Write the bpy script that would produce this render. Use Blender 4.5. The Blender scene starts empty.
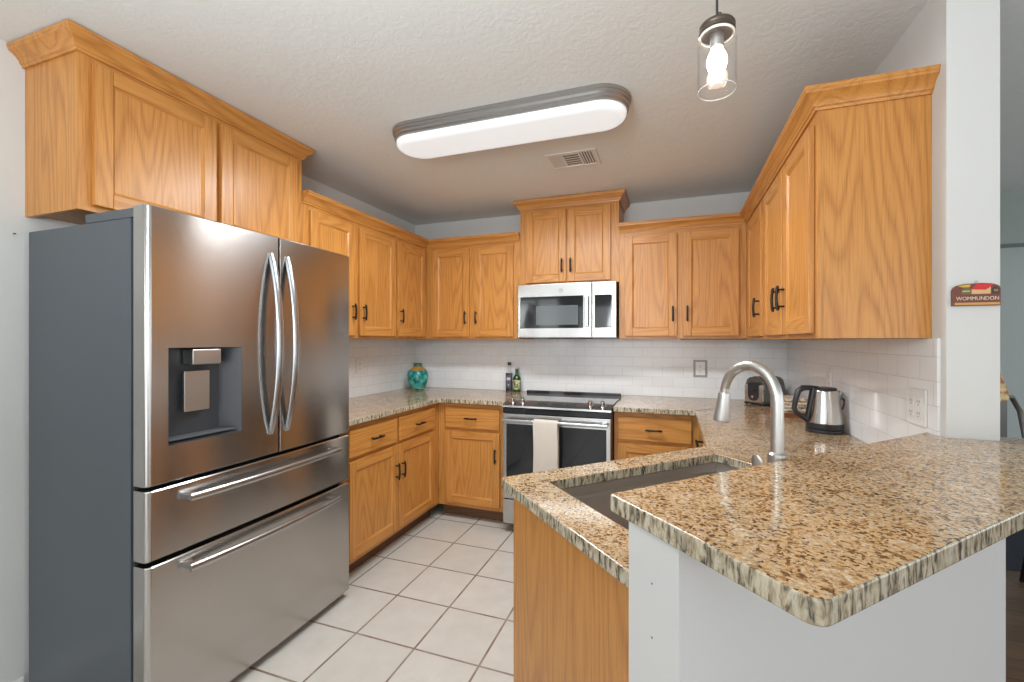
import bpy, bmesh, math, random
from mathutils import Vector, Matrix
R = math.radians
S2 = math.sqrt(.5)
sc = bpy.context.scene
COL = sc.collection

# ------------------------------------------------------------------ camera, sky, lights, exposure
cam = bpy.data.cameras.new('camera')
camo = bpy.data.objects.new('camera', cam); COL.objects.link(camo)
camo.location = (0, 0, 1.345)
camo.rotation_euler = (R(90), 0, R(18.8))
cam.sensor_fit = 'HORIZONTAL'; cam.sensor_width = 36.0
cam.lens = 428.5 / 1024 * 36
cam.shift_x = -(527 - 512) / 1024
cam.shift_y = 0.0
cam.clip_start = .02
sc.camera = camo
sc.view_settings.view_transform = 'Standard'
sc.view_settings.look = 'None'
sc.view_settings.gamma = 1
sc.view_settings.use_curve_mapping = False
sc.view_settings.exposure = 0.0

w = bpy.data.worlds.new('sky'); sc.world = w; w.use_nodes = True
wn = w.node_tree.nodes; wl = w.node_tree.links
sky = wn.new('ShaderNodeTexSky'); sky.sky_type = 'HOSEK_WILKIE'
sky.sun_direction = (.3, .5, .8); sky.turbidity = 4
wl.new(sky.outputs[0], wn['Background'].inputs[0])
wn['Background'].inputs[1].default_value = .9


def area(name, loc, rot, sx, sy, power, color):
    l = bpy.data.lights.new(name, 'AREA'); l.shape = 'RECTANGLE'
    l.size = sx; l.size_y = sy; l.energy = power; l.color = color
    o = bpy.data.objects.new(name, l); COL.objects.link(o)
    o.location = loc; o.rotation_euler = rot
    return o


# daylight entering by the patio door, the rear window and the dining room window
area('daylight_patio', (-.70, -2.93, 1.07), (R(90), 0, 0), 2.5, 2.05, 44, (.97, .985, 1))
area('daylight_window', (-2.85, -2.93, 1.65), (R(90), 0, 0), 1.05, 1.25, 20, (.97, .985, 1))
area('daylight_living', (2.4, -2.93, 1.35), (R(90), 0, 0), 2.3, 1.75, 44, (.97, .985, 1))
area('daylight_dining', (4.73, 2.3, 1.45), (0, R(90), 0), 1.5, 1.9, 22, (.85, .95, 1))
area('side_fill', (4.73, -.80, 1.07), (0, R(90), 0), 2.05, 2.8, 50, (.93, .97, 1))  # added side fill for the left wall, shining through the added door
# added fill light just behind the camera, tilted up at the ceiling
area('ceiling_bounce_fill', (-.55, -.35, 1.75), (R(180 - 35), 0, 0), .7, .7, 36, (.90, .965, 1))


# ------------------------------------------------------------------ materials
def mat(name, color=(.8, .8, .8), rough=.5, metal=0.0, **kw):
    m = bpy.data.materials.new(name); m.use_nodes = True
    b = m.node_tree.nodes['Principled BSDF']
    b.inputs['Base Color'].default_value = (*color, 1)
    b.inputs['Roughness'].default_value = rough
    b.inputs['Metallic'].default_value = metal
    for k, v in kw.items():
        b.inputs[k.replace('_', ' ')].default_value = v
    return m


def N(m, t, **kw):
    n = m.node_tree.nodes.new('ShaderNode' + t)
    for k, v in kw.items():
        setattr(n, k, v)
    return n


def L(m, a, b): m.node_tree.links.new(a, b)
def BS(m): return m.node_tree.nodes['Principled BSDF']


def coords(m, scale=(1, 1, 1), loc=(0, 0, 0), rnd=False):
    tc = N(m, 'TexCoord'); mp = N(m, 'Mapping')
    mp.inputs['Scale'].default_value = scale; mp.inputs['Location'].default_value = loc
    L(m, tc.outputs['Object'], mp.inputs[0])
    if rnd:
        oi = N(m, 'ObjectInfo'); ad = N(m, 'VectorMath', operation='ADD')
        mu = N(m, 'Math', operation='MULTIPLY'); mu.inputs[1].default_value = 37.0
        L(m, oi.outputs['Random'], mu.inputs[0])
        L(m, mp.outputs[0], ad.inputs[0]); L(m, mu.outputs[0], ad.inputs[1])
        return ad.outputs[0]
    return mp.outputs[0]


def noise(m, vec, scale, detail=2, rough=.5, dist=0):
    n = N(m, 'TexNoise'); n.inputs['Scale'].default_value = scale
    n.inputs['Detail'].default_value = detail; n.inputs['Roughness'].default_value = rough
    n.inputs['Distortion'].default_value = dist
    L(m, vec, n.inputs['Vector'])
    return n.outputs['Fac']


def ramp(m, fac, stops, interp='LINEAR'):
    r = N(m, 'ValToRGB'); r.color_ramp.interpolation = interp
    el = r.color_ramp.elements
    while len(el) < len(stops): el.new(.5)
    for e, (p, c) in zip(el, stops):
        e.position = p; e.color = (*c, 1) if len(c) == 3 else c
    L(m, fac, r.inputs[0])
    return r.outputs[0]


def mix(m, fac, a, b, mode='MIX'):
    n = N(m, 'MixRGB', blend_type=mode)
    for sock, v in ((n.inputs[0], fac), (n.inputs[1], a), (n.inputs[2], b)):
        if hasattr(v, 'links'): L(m, v, sock)
        elif isinstance(v, tuple): sock.default_value = (*v, 1)
        else: sock.default_value = v
    return n.outputs[0]


def bump(m, h, strength=.2, dist=.01):
    b = N(m, 'Bump'); b.inputs['Strength'].default_value = strength
    b.inputs['Distance'].default_value = dist
    L(m, h, b.inputs['Height']); L(m, b.outputs[0], BS(m).inputs['Normal'])


def math_(m, op, a, b=None):
    n = N(m, 'Math', operation=op)
    for s, v in ((n.inputs[0], a), (n.inputs[1], b)):
        if v is None: continue
        if hasattr(v, 'links'): L(m, v, s)
        else: s.default_value = v
    return n.outputs[0]


def oak(name, grain, light=(.60, .270, .064), dark=(.40, .152, .029), rough=.38):
    m = mat(name, rough=rough)
    lo = {'z': (1, 1, .09), 'x': (.09, 1, 1), 'y': (1, .09, 1)}[grain]
    v = coords(m, lo, rnd=True)
    n = noise(m, v, 5.5, 1.5, .45)                       # broad figure, its contour lines are the cathedrals
    f = math_(m, 'FRACT', math_(m, 'MULTIPLY', n, 19.0))
    f = math_(m, 'ABSOLUTE', math_(m, 'SUBTRACT', f, .5))
    fig = ramp(m, f, [(0, dark), (.16, tuple(a * .55 + b * .45 for a, b in zip(light, dark))), (.34, light), (.5, light)])
    big = noise(m, v, 1.6, 1)
    c = mix(m, .72, light, fig)
    c = mix(m, math_(m, 'MULTIPLY', big, .35), c, tuple(x * .82 for x in light))
    lo2 = {'z': (1, 1, .025), 'x': (.025, 1, 1), 'y': (1, .025, 1)}[grain]
    v2 = coords(m, lo2, rnd=True)
    p = noise(m, v2, 260, 2, .6)
    pr = ramp(m, p, [(.36, (.74, .62, .50)), (.52, (1, 1, 1))])
    c = mix(m, .6, c, pr, 'MULTIPLY')
    L(m, c, BS(m).inputs['Base Color'])
    bump(m, p, .06, .002)
    BS(m).inputs['Coat Weight'].default_value = .06
    BS(m).inputs['Coat Roughness'].default_value = .22
    return m


OV = oak('oak_vertical', 'z'); OH = oak('oak_horizontal', 'x'); OY = oak('oak_deep', 'y')
OAK = [OV, OH]
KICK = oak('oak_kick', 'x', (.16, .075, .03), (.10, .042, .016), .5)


def paint(name, color, sc_=60, strength=.12, rough=.75):
    m = mat(name, color, rough)
    n = noise(m, coords(m), sc_, 3, .6)
    bump(m, n, strength, .004)
    return m


WALL = paint('wall_paint', (.65, .65, .635))
WALLD = paint('dining_wall_paint', (.47, .52, .51))
WHITE = mat('white_trim', (.82, .82, .80), .4)
CEIL = mat('ceiling_texture', (.745, .76, .745), .9)
_v = coords(CEIL)
_n = noise(CEIL, _v, 26, 4, .62, 1.2)
bump(CEIL, ramp(CEIL, _n, [(.42, (0, 0, 0)), (.58, (1, 1, 1))]), .12, .006)

# floor tiles
TILE = mat('floor_tile', rough=.38)
_v = coords(TILE, loc=(1.38, -1.614 + .31 * 20, 0))
br = N(TILE, 'TexBrick'); br.offset = 0; br.squash = 1
br.inputs['Scale'].default_value = 1
br.inputs['Brick Width'].default_value = .31; br.inputs['Row Height'].default_value = .31
br.inputs['Mortar Size'].default_value = .0052; br.inputs['Mortar Smooth'].default_value = .15
br.inputs['Color1'].default_value = (.575, .555, .515, 1); br.inputs['Color2'].default_value = (.61, .59, .55, 1)
br.inputs['Mortar'].default_value = (.17, .105, .065, 1); br.inputs['Bias'].default_value = 0
L(TILE, _v, br.inputs['Vector'])
_n = noise(TILE, coords(TILE), 9, 5, .6)
_c = mix(TILE, ramp(TILE, _n, [(.35, (0, 0, 0)), (.7, (.5, .5, .5))]), br.outputs['Color'], (.50, .455, .40))
L(TILE, _c, BS(TILE).inputs['Base Color'])
bump(TILE, math_(TILE, 'SUBTRACT', 1.0, br.outputs['Fac']), .4, .003)
L(TILE, math_(TILE, 'ADD', .3, math_(TILE, 'MULTIPLY', br.outputs['Fac'], .5)), BS(TILE).inputs['Roughness'])

WOODF = mat('wood_floor', rough=.4)
_v = coords(WOODF)
br = N(WOODF, 'TexBrick'); br.inputs['Scale'].default_value = 1
br.inputs['Brick Width'].default_value = 1.2; br.inputs['Row Height'].default_value = .14
br.inputs['Mortar Size'].default_value = .002
br.inputs['Color1'].default_value = (.16, .085, .045, 1); br.inputs['Color2'].default_value = (.22, .125, .07, 1)
br.inputs['Mortar'].default_value = (.04, .025, .015, 1)
L(WOODF, _v, br.inputs['Vector'])
_n = noise(WOODF, coords(WOODF, (.1, 1, 1)), 40, 3)
L(WOODF, mix(WOODF, .5, br.outputs['Color'], ramp(WOODF, _n, [(.3, (.4, .4, .4)), (.7, (1, 1, 1))]), 'MULTIPLY'), BS(WOODF).inputs['Base Color'])


def subway(name, axis):
    m = mat(name, rough=.12)
    tc = N(m, 'TexCoord'); sp = N(m, 'SeparateXYZ'); cb = N(m, 'CombineXYZ')
    L(m, tc.outputs['Object'], sp.inputs[0])
    L(m, sp.outputs[axis], cb.inputs[0])
    L(m, math_(m, 'ADD', sp.outputs['Z'], -.914 + .0762 * 20), cb.inputs[1])
    ad = N(m, 'VectorMath', operation='ADD'); ad.inputs[1].default_value = (15.24, 0, 0)
    L(m, cb.outputs[0], ad.inputs[0])
    b = N(m, 'TexBrick'); b.offset = .5
    b.inputs['Scale'].default_value = 1
    b.inputs['Brick Width'].default_value = .1524; b.inputs['Row Height'].default_value = .0762
    b.inputs['Mortar Size'].default_value = .0016; b.inputs['Mortar Smooth'].default_value = .3
    b.inputs['Color1'].default_value = (.82, .83, .84, 1); b.inputs['Color2'].default_value = (.85, .86, .865, 1)
    b.inputs['Mortar'].default_value = (.68, .69, .69, 1)
    L(m, ad.outputs[0], b.inputs['Vector'])
    L(m, b.outputs['Color'], BS(m).inputs['Base Color'])
    wob = noise(m, coords(m), 7, 1)
    h = math_(m, 'ADD', math_(m, 'MULTIPLY', b.outputs['Fac'], -1.0), math_(m, 'MULTIPLY', wob, .8))
    bump(m, h, .35, .0035)
    return m


TX = subway('subway_tile_back', 'X'); TY = subway('subway_tile_side', 'Y')


def granite(name):
    m = mat(name, rough=.10)
    v = coords(m)
    nd = N(m, 'TexNoise'); nd.inputs['Scale'].default_value = 70; nd.inputs['Detail'].default_value = 3
    L(m, v, nd.inputs['Vector'])
    ad = N(m, 'VectorMath', operation='MULTIPLY_ADD')
    L(m, nd.outputs['Color'], ad.inputs[0]); ad.inputs[1].default_value = (.016, .016, .016); L(m, v, ad.inputs[2])
    vo = N(m, 'TexVoronoi'); vo.inputs['Scale'].default_value = 215
    L(m, ad.outputs[0], vo.inputs['Vector'])
    sp = N(m, 'SeparateColor'); L(m, vo.outputs['Color'], sp.inputs[0])
    cl = noise(m, v, 17, 3, .6)
    sel = math_(m, 'ADD', sp.outputs[0], math_(m, 'MULTIPLY', math_(m, 'SUBTRACT', cl, .5), .9))
    c = ramp(m, sel, [(0, (.06, .034, .020)), (.11, (.145, .075, .035)), (.22, (.32, .185, .088)), (.38, (.46, .305, .155)),
                      (.62, (.54, .375, .21)), (.82, (.57, .43, .27)), (.95, (.46, .40, .32)), (1, (.60, .53, .42))])
    g = noise(m, v, 150, 3, .7)
    c = mix(m, .75, c, ramp(m, g, [(.30, (.42, .38, .34)), (.5, (1, 1, 1)), (.72, (1.15, 1.12, 1.08))]), 'MULTIPLY')
    L(m, c, BS(m).inputs['Base Color'])
    BS(m).inputs['Specular IOR Level'].default_value = .6
    return m


GRAN = granite('granite')
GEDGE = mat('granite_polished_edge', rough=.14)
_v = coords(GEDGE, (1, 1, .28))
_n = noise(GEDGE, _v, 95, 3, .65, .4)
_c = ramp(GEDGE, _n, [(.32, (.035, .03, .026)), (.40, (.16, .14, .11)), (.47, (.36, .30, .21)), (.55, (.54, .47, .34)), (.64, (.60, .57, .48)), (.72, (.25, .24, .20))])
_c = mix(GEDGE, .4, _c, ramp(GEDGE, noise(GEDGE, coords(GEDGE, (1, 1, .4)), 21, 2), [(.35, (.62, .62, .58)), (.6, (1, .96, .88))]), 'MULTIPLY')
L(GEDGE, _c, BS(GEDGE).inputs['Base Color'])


def steel(name, color=(.60, .585, .56), rough=.27, aniso=.85, streak=(1, 1, .02)):
    m = mat(name, color, rough, 1.0, Anisotropic=aniso, Anisotropic_Rotation=.25)
    n = noise(m, coords(m, streak), 220, 2)
    L(m, ramp(m, n, [(.3, (rough - .004,) * 3), (.7, (rough + .004,) * 3)]), BS(m).inputs['Roughness'])
    return m


STEELF = steel('brushed_steel_fridge', (.50, .485, .465), .20, .8)
STEEL = steel('brushed_steel', (.52, .515, .50), .24, .4); STEELH = mat('satin_steel_handle', (.46, .475, .49), .26, 1)
NICKEL = mat('brushed_nickel', (.58, .57, .55), .34, 1)
CHROME = mat('chrome', (.75, .75, .75), .12, 1)
SINKM = mat('sink_steel', (.55, .51, .47), .38, 1)
FSIDE = mat('fridge_side_paint', (.078, .092, .106), .36, .1)
DARK = mat('dark_plastic', (.025, .026, .03), .35)
DARKG = mat('dark_grey_plastic', (.10, .105, .115), .4)
GAP = mat('gasket', (.012, .012, .014), .7)
BLACKM = mat('black_iron', (.018, .014, .012), .42, .4)
BGLASS = mat('black_glass', (.012, .013, .015), .06)
CTOP = mat('ceramic_cooktop', (.16, .165, .17), .07)
PLATE = mat('plate_plastic', (.80, .80, .78), .35)
PLATEG = mat('plate_grey', (.32, .33, .32), .4)
SLOT = mat('slot_dark', (.03, .03, .03), .6)
BRONZE = mat('satin_pewter', (.40, .39, .385), .33, .9)
DIFF = mat('diffuser', (.66, .68, .70), .5, Emission_Color=(.95, .98, 1, 1), Emission_Strength=.48)
BULB = mat('lit_bulb', (1, .9, .8), .3, Emission_Color=(1, .80, .60, 1), Emission_Strength=14)
GLASS = bpy.data.materials.new('clear_glass'); GLASS.use_nodes = True
_t = N(GLASS, 'BsdfTransparent'); _g = N(GLASS, 'BsdfGlossy'); _g.inputs['Roughness'].default_value = .02
_x = N(GLASS, 'MixShader'); _w = N(GLASS, 'LayerWeight'); _w.inputs[0].default_value = .5
_t.inputs[0].default_value = (1, 1, 1, 1)
L(GLASS, math_(GLASS, 'ADD', math_(GLASS, 'MULTIPLY', math_(GLASS, 'POWER', _w.outputs['Facing'], 3.0), .55), .03), _x.inputs[0]); L(GLASS, _t.outputs[0], _x.inputs[1]); L(GLASS, _g.outputs[0], _x.inputs[2])
L(GLASS, _x.outputs[0], GLASS.node_tree.nodes['Material Output'].inputs[0])
VENTM = mat('vent_enamel', (.72, .71, .68), .5)
TOWEL = mat('towel_cloth', (.60, .55, .48), .95)
_n = noise(TOWEL, coords(TOWEL), 380, 2); bump(TOWEL, _n, .5, .002)


# ------------------------------------------------------------------ mesh builder
class MB:
    def __init__(s): s.b = bmesh.new()

    def _new(s, f, mi):
        for x in f: x.material_index = mi

    def box(s, x0, x1, y0, y1, z0, z1, mi=0, bev=0.0, seg=2):
        b = s.b
        v = [b.verts.new((x, y, z)) for x in (x0, x1) for y in (y0, y1) for z in (z0, z1)]
        q = [(0, 1, 3, 2), (4, 6, 7, 5), (0, 4, 5, 1), (2, 3, 7, 6), (0, 2, 6, 4), (1, 5, 7, 3)]
        fs = [b.faces.new([v[i] for i in k]) for k in q]
        s._new(fs, mi)
        if bev:
            es = list({e for f in fs for e in f.edges})
            r = bmesh.ops.bevel(b, geom=es, offset=bev, segments=seg, profile=.5, affect='EDGES', clamp_overlap=True)
            s._new(r['faces'], mi)
        return s

    def prism(s, pts, z0, z1, mi=0, bev=0.0, seg=2, M=None):
        b = s.b
        lo = [b.verts.new((x, y, z0)) for x, y in pts]; hi = [b.verts.new((x, y, z1)) for x, y in pts]
        fs = [b.faces.new(lo[::-1]), b.faces.new(hi)]
        n = len(pts)
        for i in range(n):
            fs.append(b.faces.new((lo[i], lo[(i + 1) % n], hi[(i + 1) % n], hi[i])))
        s._new(fs, mi)
        vs = lo + hi
        if bev:
            es = list({e for f in fs[:2] for e in f.edges})
            r = bmesh.ops.bevel(b, geom=es, offset=bev, segments=seg, profile=.5, affect='EDGES', clamp_overlap=True)
            s._new(r['faces'], mi)
            vs = list({v for f in fs + r['faces'] if f.is_valid for v in f.verts})
        if M is not None:
            for v in vs: v.co = M @ v.co
        return s

    def tube(s, path, r, seg=12, mi=0, flat=1.0, up=None, cap=True):
        """swept tube; r number or list; flat squeezes the second axis"""
        b = s.b
        P = [Vector(p) for p in path]; n = len(P)
        rs = r if isinstance(r, (list, tuple)) else [r] * n
        T = []
        for i in range(n):
            a = P[max(i - 1, 0)]; c = P[min(i + 1, n - 1)]
            T.append((c - a).normalized())
        u = Vector(up) if up else (Vector((0, 0, 1)) if abs(T[0].z) < .9 else Vector((1, 0, 0)))
        u = (u - T[0] * u.dot(T[0])).normalized()
        rings = []
        for i in range(n):
            u = (u - T[i] * u.dot(T[i])).normalized()
            w_ = T[i].cross(u)
            rings.append([b.verts.new(P[i] + (u * math.cos(2 * math.pi * k / seg) + w_ * math.sin(2 * math.pi * k / seg) * flat) * rs[i]) for k in range(seg)])
        fs = []
        for i in range(n - 1):
            for k in range(seg):
                fs.append(b.faces.new((rings[i][k], rings[i][(k + 1) % seg], rings[i + 1][(k + 1) % seg], rings[i + 1][k])))
        if cap:
            fs.append(b.faces.new(rings[0][::-1])); fs.append(b.faces.new(rings[-1]))
        s._new(fs, mi)
        return s

    def lathe(s, prof, c=(0, 0, 0), seg=32, mi=0, M=None):
        b = s.b
        rings = []
        for r_, z in prof:
            if r_ < 1e-5:
                rings.append([b.verts.new((c[0], c[1], c[2] + z))])
            else:
                rings.append([b.verts.new((c[0] + r_ * math.cos(2 * math.pi * k / seg), c[1] + r_ * math.sin(2 * math.pi * k / seg), c[2] + z)) for k in range(seg)])
        fs = []
        for a, d in zip(rings, rings[1:]):
            for k in range(seg):
                k2 = (k + 1) % seg
                if len(a) == 1 and len(d) == 1: continue
                if len(a) == 1: fs.append(b.faces.new((a[0], d[k2], d[k])))
                elif len(d) == 1: fs.append(b.faces.new((a[k], a[k2], d[0])))
                else: fs.append(b.faces.new((a[k], a[k2], d[k2], d[k])))
        s._new(fs, mi)
        if M is not None:
            for r_ in rings:
                for v in r_: v.co = M @ v.co
        return s

    def cyl(s, a, c, r, seg=16, mi=0): return s.tube([a, c], r, seg, mi)

    def crown(s, path, z, prof, mi=0, start=None, end=None):
        """moulding swept along a flat path; the outside is to the right of travel; mitred corners"""
        b = s.b
        P = [Vector((*p, 0)) for p in path]; n = len(P)
        D = [(P[i + 1] - P[i]).normalized() for i in range(n - 1)]
        nr = lambda d: Vector((d.y, -d.x, 0))
        rings = []
        for i in range(n):
            if i == 0: m = nr(D[0]); k = start
            elif i == n - 1: m = nr(D[-1]); k = end
            else:
                m = (nr(D[i - 1]) + nr(D[i])).normalized(); m = m / m.dot(nr(D[i])); k = None
            if k: m = m + (D[0] if i == 0 else D[-1]) * k     # mitre cut at an end
            rings.append([b.verts.new(P[i] + m * o + Vector((0, 0, z + h))) for o, h in prof])
        fs = []
        K = len(prof)
        for i in range(n - 1):
            for k in range(K):
                fs.append(b.faces.new((rings[i][k], rings[i + 1][k], rings[i + 1][(k + 1) % K], rings[i][(k + 1) % K])))
        fs.append(b.faces.new(rings[0])); fs.append(b.faces.new(rings[-1][::-1]))
        s._new(fs, mi)
        return s

    def xf(s, M):
        for v in s.b.verts: v.co = M @ v.co
        return s

    def build(s, name, mats, parent=None, smooth=35, bevel=0):
        bmesh.ops.recalc_face_normals(s.b, faces=s.b.faces)
        me = bpy.data.meshes.new(name); s.b.to_mesh(me); s.b.free()
        for m in (mats if isinstance(mats, (list, tuple)) else [mats]): me.materials.append(m)
        if smooth:
            for p in me.polygons: p.use_smooth = True
            me.set_sharp_from_angle(angle=R(smooth))
        o = bpy.data.objects.new(name, me); COL.objects.link(o)
        if parent: o.parent = parent
        if bevel:
            bm = o.modifiers.new('bevel', 'BEVEL'); bm.width = bevel; bm.segments = 3; bm.limit_method = 'ANGLE'; bm.angle_limit = R(40)
        if smooth:
            wn_ = o.modifiers.new('weighted_normals', 'WEIGHTED_NORMAL'); wn_.keep_sharp = True; wn_.weight = 80
        return o


def tag(o, label, cat, group=None, kind=None):
    o['label'] = label; o['category'] = cat
    if group: o['group'] = group
    if kind: o['kind'] = kind
    return o


def thing(name, label, cat, loc=(0, 0, 0), rz=0, group=None):
    o = bpy.data.objects.new(name, None); COL.objects.link(o)
    o.empty_display_size = .05
    o.location = loc; o.rotation_euler = (0, 0, rz)
    return tag(o, label, cat, group)


def struct(mb, name, mats, label, cat, **kw):
    return tag(mb.build(name, mats, **kw), label, cat, kind='structure')


def text(name, body, size, m, parent, M, depth=.0006):
    c = bpy.data.curves.new(name, 'FONT'); c.body = body; c.size = size; c.extrude = depth
    c.align_x = 'CENTER'; c.align_y = 'CENTER'; c.resolution_u = 3
    t = bpy.data.objects.new(name, c); COL.objects.link(t)
    bpy.context.view_layer.update()
    me = bpy.data.meshes.new_from_object(t.evaluated_get(bpy.context.evaluated_depsgraph_get()))
    bpy.data.objects.remove(t)
    me.materials.clear(); me.materials.append(m)
    me.transform(M)
    o = bpy.data.objects.new(name, me); COL.objects.link(o); o.parent = parent
    return o


FRONT = Matrix.Rotation(R(90), 4, 'X')          # text plane standing up, read from -y
rect = lambda x0, y0, x1, y1: [(x0, y0), (x1, y0), (x1, y1), (x0, y1)]
pq = lambda p, q: ((q + p) * S2, (q - p) * S2)   # peninsula frame: q along it, p across it towards the dining side

XL, XR, YB, ZC = -2.31, .778, 3.50, 2.44
ZB = 1.362                                       # underside of the wall cabinets

# ------------------------------------------------------------------ setting
f = MB().prism([(-3.8, -2.8), (-.05, -2.8), (-.05, .74), (-.04, .76), (.80, 1.60), (.84, 1.64), (.84, 3.62), (-3.8, 3.62)], -.06, 0)
struct(f, 'floor', TILE, 'pale square ceramic tile floor with brown grout', 'floor', smooth=0)
f = MB().prism([(-.05, -2.8), (4.6, -2.8), (4.6, 4.42), (.84, 4.42), (.84, 1.64), (.80, 1.60), (-.04, .76), (-.05, .74)], -.06, 0)
struct(f, 'floor_dining', WOODF, 'dark brown plank floor of the dining room', 'floor', smooth=0)
struct(MB().box(-3.92, 4.72, -2.92, 4.42, ZC, ZC + .1), 'ceiling', CEIL, 'off-white textured ceiling', 'ceiling', smooth=0)
struct(MB().box(XL - .12, .902, YB, YB + .12, 0, ZC), 'wall_back', WALL, 'off-white back wall above the range', 'wall', smooth=0)
struct(MB().box(XL - .12, XL, .30, YB, 0, ZC), 'wall_left', WALL, 'off-white wall behind the refrigerator', 'wall', smooth=0)
struct(MB().box(-3.8, XL, .18, .30, 0, ZC), 'wall_left_return', WALL, 'wall returning behind the refrigerator side', 'wall', smooth=0)
struct(MB().box(-3.92, -3.8, -2.92, .30, 0, ZC), 'wall_left_rear', WALL, 'left wall of the breakfast area behind the camera', 'wall', smooth=0)
struct(MB().box(XR, .902, 1.625, YB, 0, ZC).box(.79, .902, YB + .12, 4.3, 0, ZC), 'wall_right', WALL,
       'white wall end standing like a column at the bar', 'wall', smooth=0)
struct(MB().box(.79, 4.72, 4.3, 4.42, 0, ZC), 'wall_dining', WALLD, 'grey-green far wall of the dining room', 'wall', smooth=0)
m_ = MB()
for x0, x1, z0, z1 in ((-3.8, -3.4, 0, ZC), (-3.4, -2.3, 0, 1.0), (-3.4, -2.3, 2.3, ZC), (-2.3, -1.95, 0, ZC), (-1.95, .55, 2.12, ZC),
                       (.55, 1.2, 0, ZC), (1.2, 3.6, 0, .45), (1.2, 3.6, 2.25, ZC), (3.6, 4.6, 0, ZC)):
    m_.box(x0, x1, -2.92, -2.8, z0, z1)
struct(m_, 'wall_rear', WALL, 'rear wall with patio door and windows behind the camera', 'wall', smooth=0)
m_ = MB()
for y0, y1, z0, z1 in ((-2.92, -2.2, 0, ZC), (-2.2, .6, 2.12, ZC), (.6, 1.3, 0, ZC), (1.3, 3.3, 0, .65), (1.3, 3.3, 2.25, ZC), (3.3, 4.3, 0, ZC)):
    m_.box(4.6, 4.72, y0, y1, z0, z1)
struct(m_, 'wall_dining_side', WALLD, 'side wall of the dining room with a window', 'wall', smooth=0)
struct(MB().box(.93, 4.59, 4.12, 4.3, 2.06, ZC), 'trim_1', paint('soffit_paint', (.33, .37, .35)), 'grey-green soffit over the dining room wall', 'trim', smooth=0)


def glazed(name, x0, x1, z0, z1, y, nx, nz, label, cat, side=False):
    fr = MB(); t = .045
    fr.box(x0, x1, y, y + .06, z0, z0 + t).box(x0, x1, y, y + .06, z1 - t, z1)
    for i in range(nx + 1):
        x = x0 + (x1 - x0 - t) * i / nx; fr.box(x, x + t, y, y + .06, z0 + t, z1 - t)
    for k in range(1, nz):
        z = z0 + (z1 - z0) * k / nz; fr.box(x0 + t, x1 - t, y + .01, y + .05, z - .01, z + .01)
    if side: fr.xf(Matrix(((0, -1, 0, 0), (1, 0, 0, 0), (0, 0, 1, 0), (0, 0, 0, 1))))
    return struct(fr, name, WHITE, label, cat, smooth=0)


glazed('door_1', -1.945, .545, .005, 2.115, -2.89, 2, 1, 'white sliding patio door behind the camera', 'door')
glazed('window_1', -3.395, -2.305, 1.005, 2.295, -2.89, 2, 12, 'white slatted rear window behind the camera', 'window')
glazed('window_2', 1.205, 3.595, .455, 2.245, -2.89, 3, 2, 'wide white living room window behind the camera', 'window')
glazed('window_3', 1.305, 3.295, .655, 2.245, -4.69, 2, 2, 'white dining room window', 'window', True)

glazed('added_side_door', -2.195, .595, .005, 2.115, -4.69, 3, 1, 'white glazed door added out of view in the dining room side wall to let in fill light', 'door', True)  # unseen door, put in as an opening for the side fill

# half wall under the raised bar
hw = MB().prism([pq(-.615, .508), pq(-.495, .508), (.901, 1.601), (.901, 1.624), (.756, 1.624)], 0, 1.0215)
hwo = struct(hw, 'wall_peninsula', WALL, 'white half wall carrying the raised granite bar', 'wall', smooth=0)
nl = MB()
for z in (.936, .845):
    x, y = pq(-.555, .5078)
    nl.cyl((x, y, z), (x - .0004 * S2, y - .0004 * S2, z), .0018, 8)
nl.build('nail_mark', DARKG, hwo)
struct(MB().box(XL + .0005, XL + .013, .31, .912, 0, .09, 0, .003), 'baseboard_left', WHITE, 'white baseboard left of the refrigerator', 'baseboard')

# subway tile backsplash
struct(MB().box(XL, XL + .008, 1.86, YB - .008, .9145, ZB - .001), 'trim_2', TY, 'white subway tile backsplash on the left wall', 'backsplash', smooth=0)
struct(MB().box(XL, XR, YB - .008, YB, .9145, ZB - .001), 'trim_3', TX, 'white subway tile backsplash on the back wall', 'backsplash', smooth=0)
struct(MB().box(XR - .008, XR, 1.655, YB - .008, .9145, ZB - .009), 'trim_4', TY, 'white subway tile backsplash on the right wall', 'backsplash', smooth=0)

# ------------------------------------------------------------------ cabinets
CROWN = [(0, 0), (.007, 0), (.009, .008), (.014, .012), (.016, .020), (.024, .032), (.036, .041), (.044, .046), (.045, .054), (.047, .056), (.048, .062), (.047, .068), (0, .068)]


def pull(parent, x, y, z, vert=True, n=.105):
    b = MB(); h = n / 2
    pts = [(-h, -.024), (-h * .8, -.027), (-h * .4, -.029), (0, -.030), (h * .4, -.029), (h * .8, -.027), (h, -.024)]
    rs = [.005, .0066, .0062, .006, .0062, .0066, .005]
    if vert:
        b.tube([(x, y + d, z + a) for a, d in pts], rs, 8)
        for s in (-1, 1): b.cyl((x, y, z + s * h * .68), (x, y - .028, z + s * h * .68), .0045, 8)
    else:
        b.tube([(x + a, y + d, z) for a, d in pts], rs, 8)
        for s in (-1, 1): b.cyl((x + s * h * .68, y, z), (x + s * h * .68, y - .028, z), .0045, 8)
    return b.build('handle', BLACKM, parent)


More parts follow.
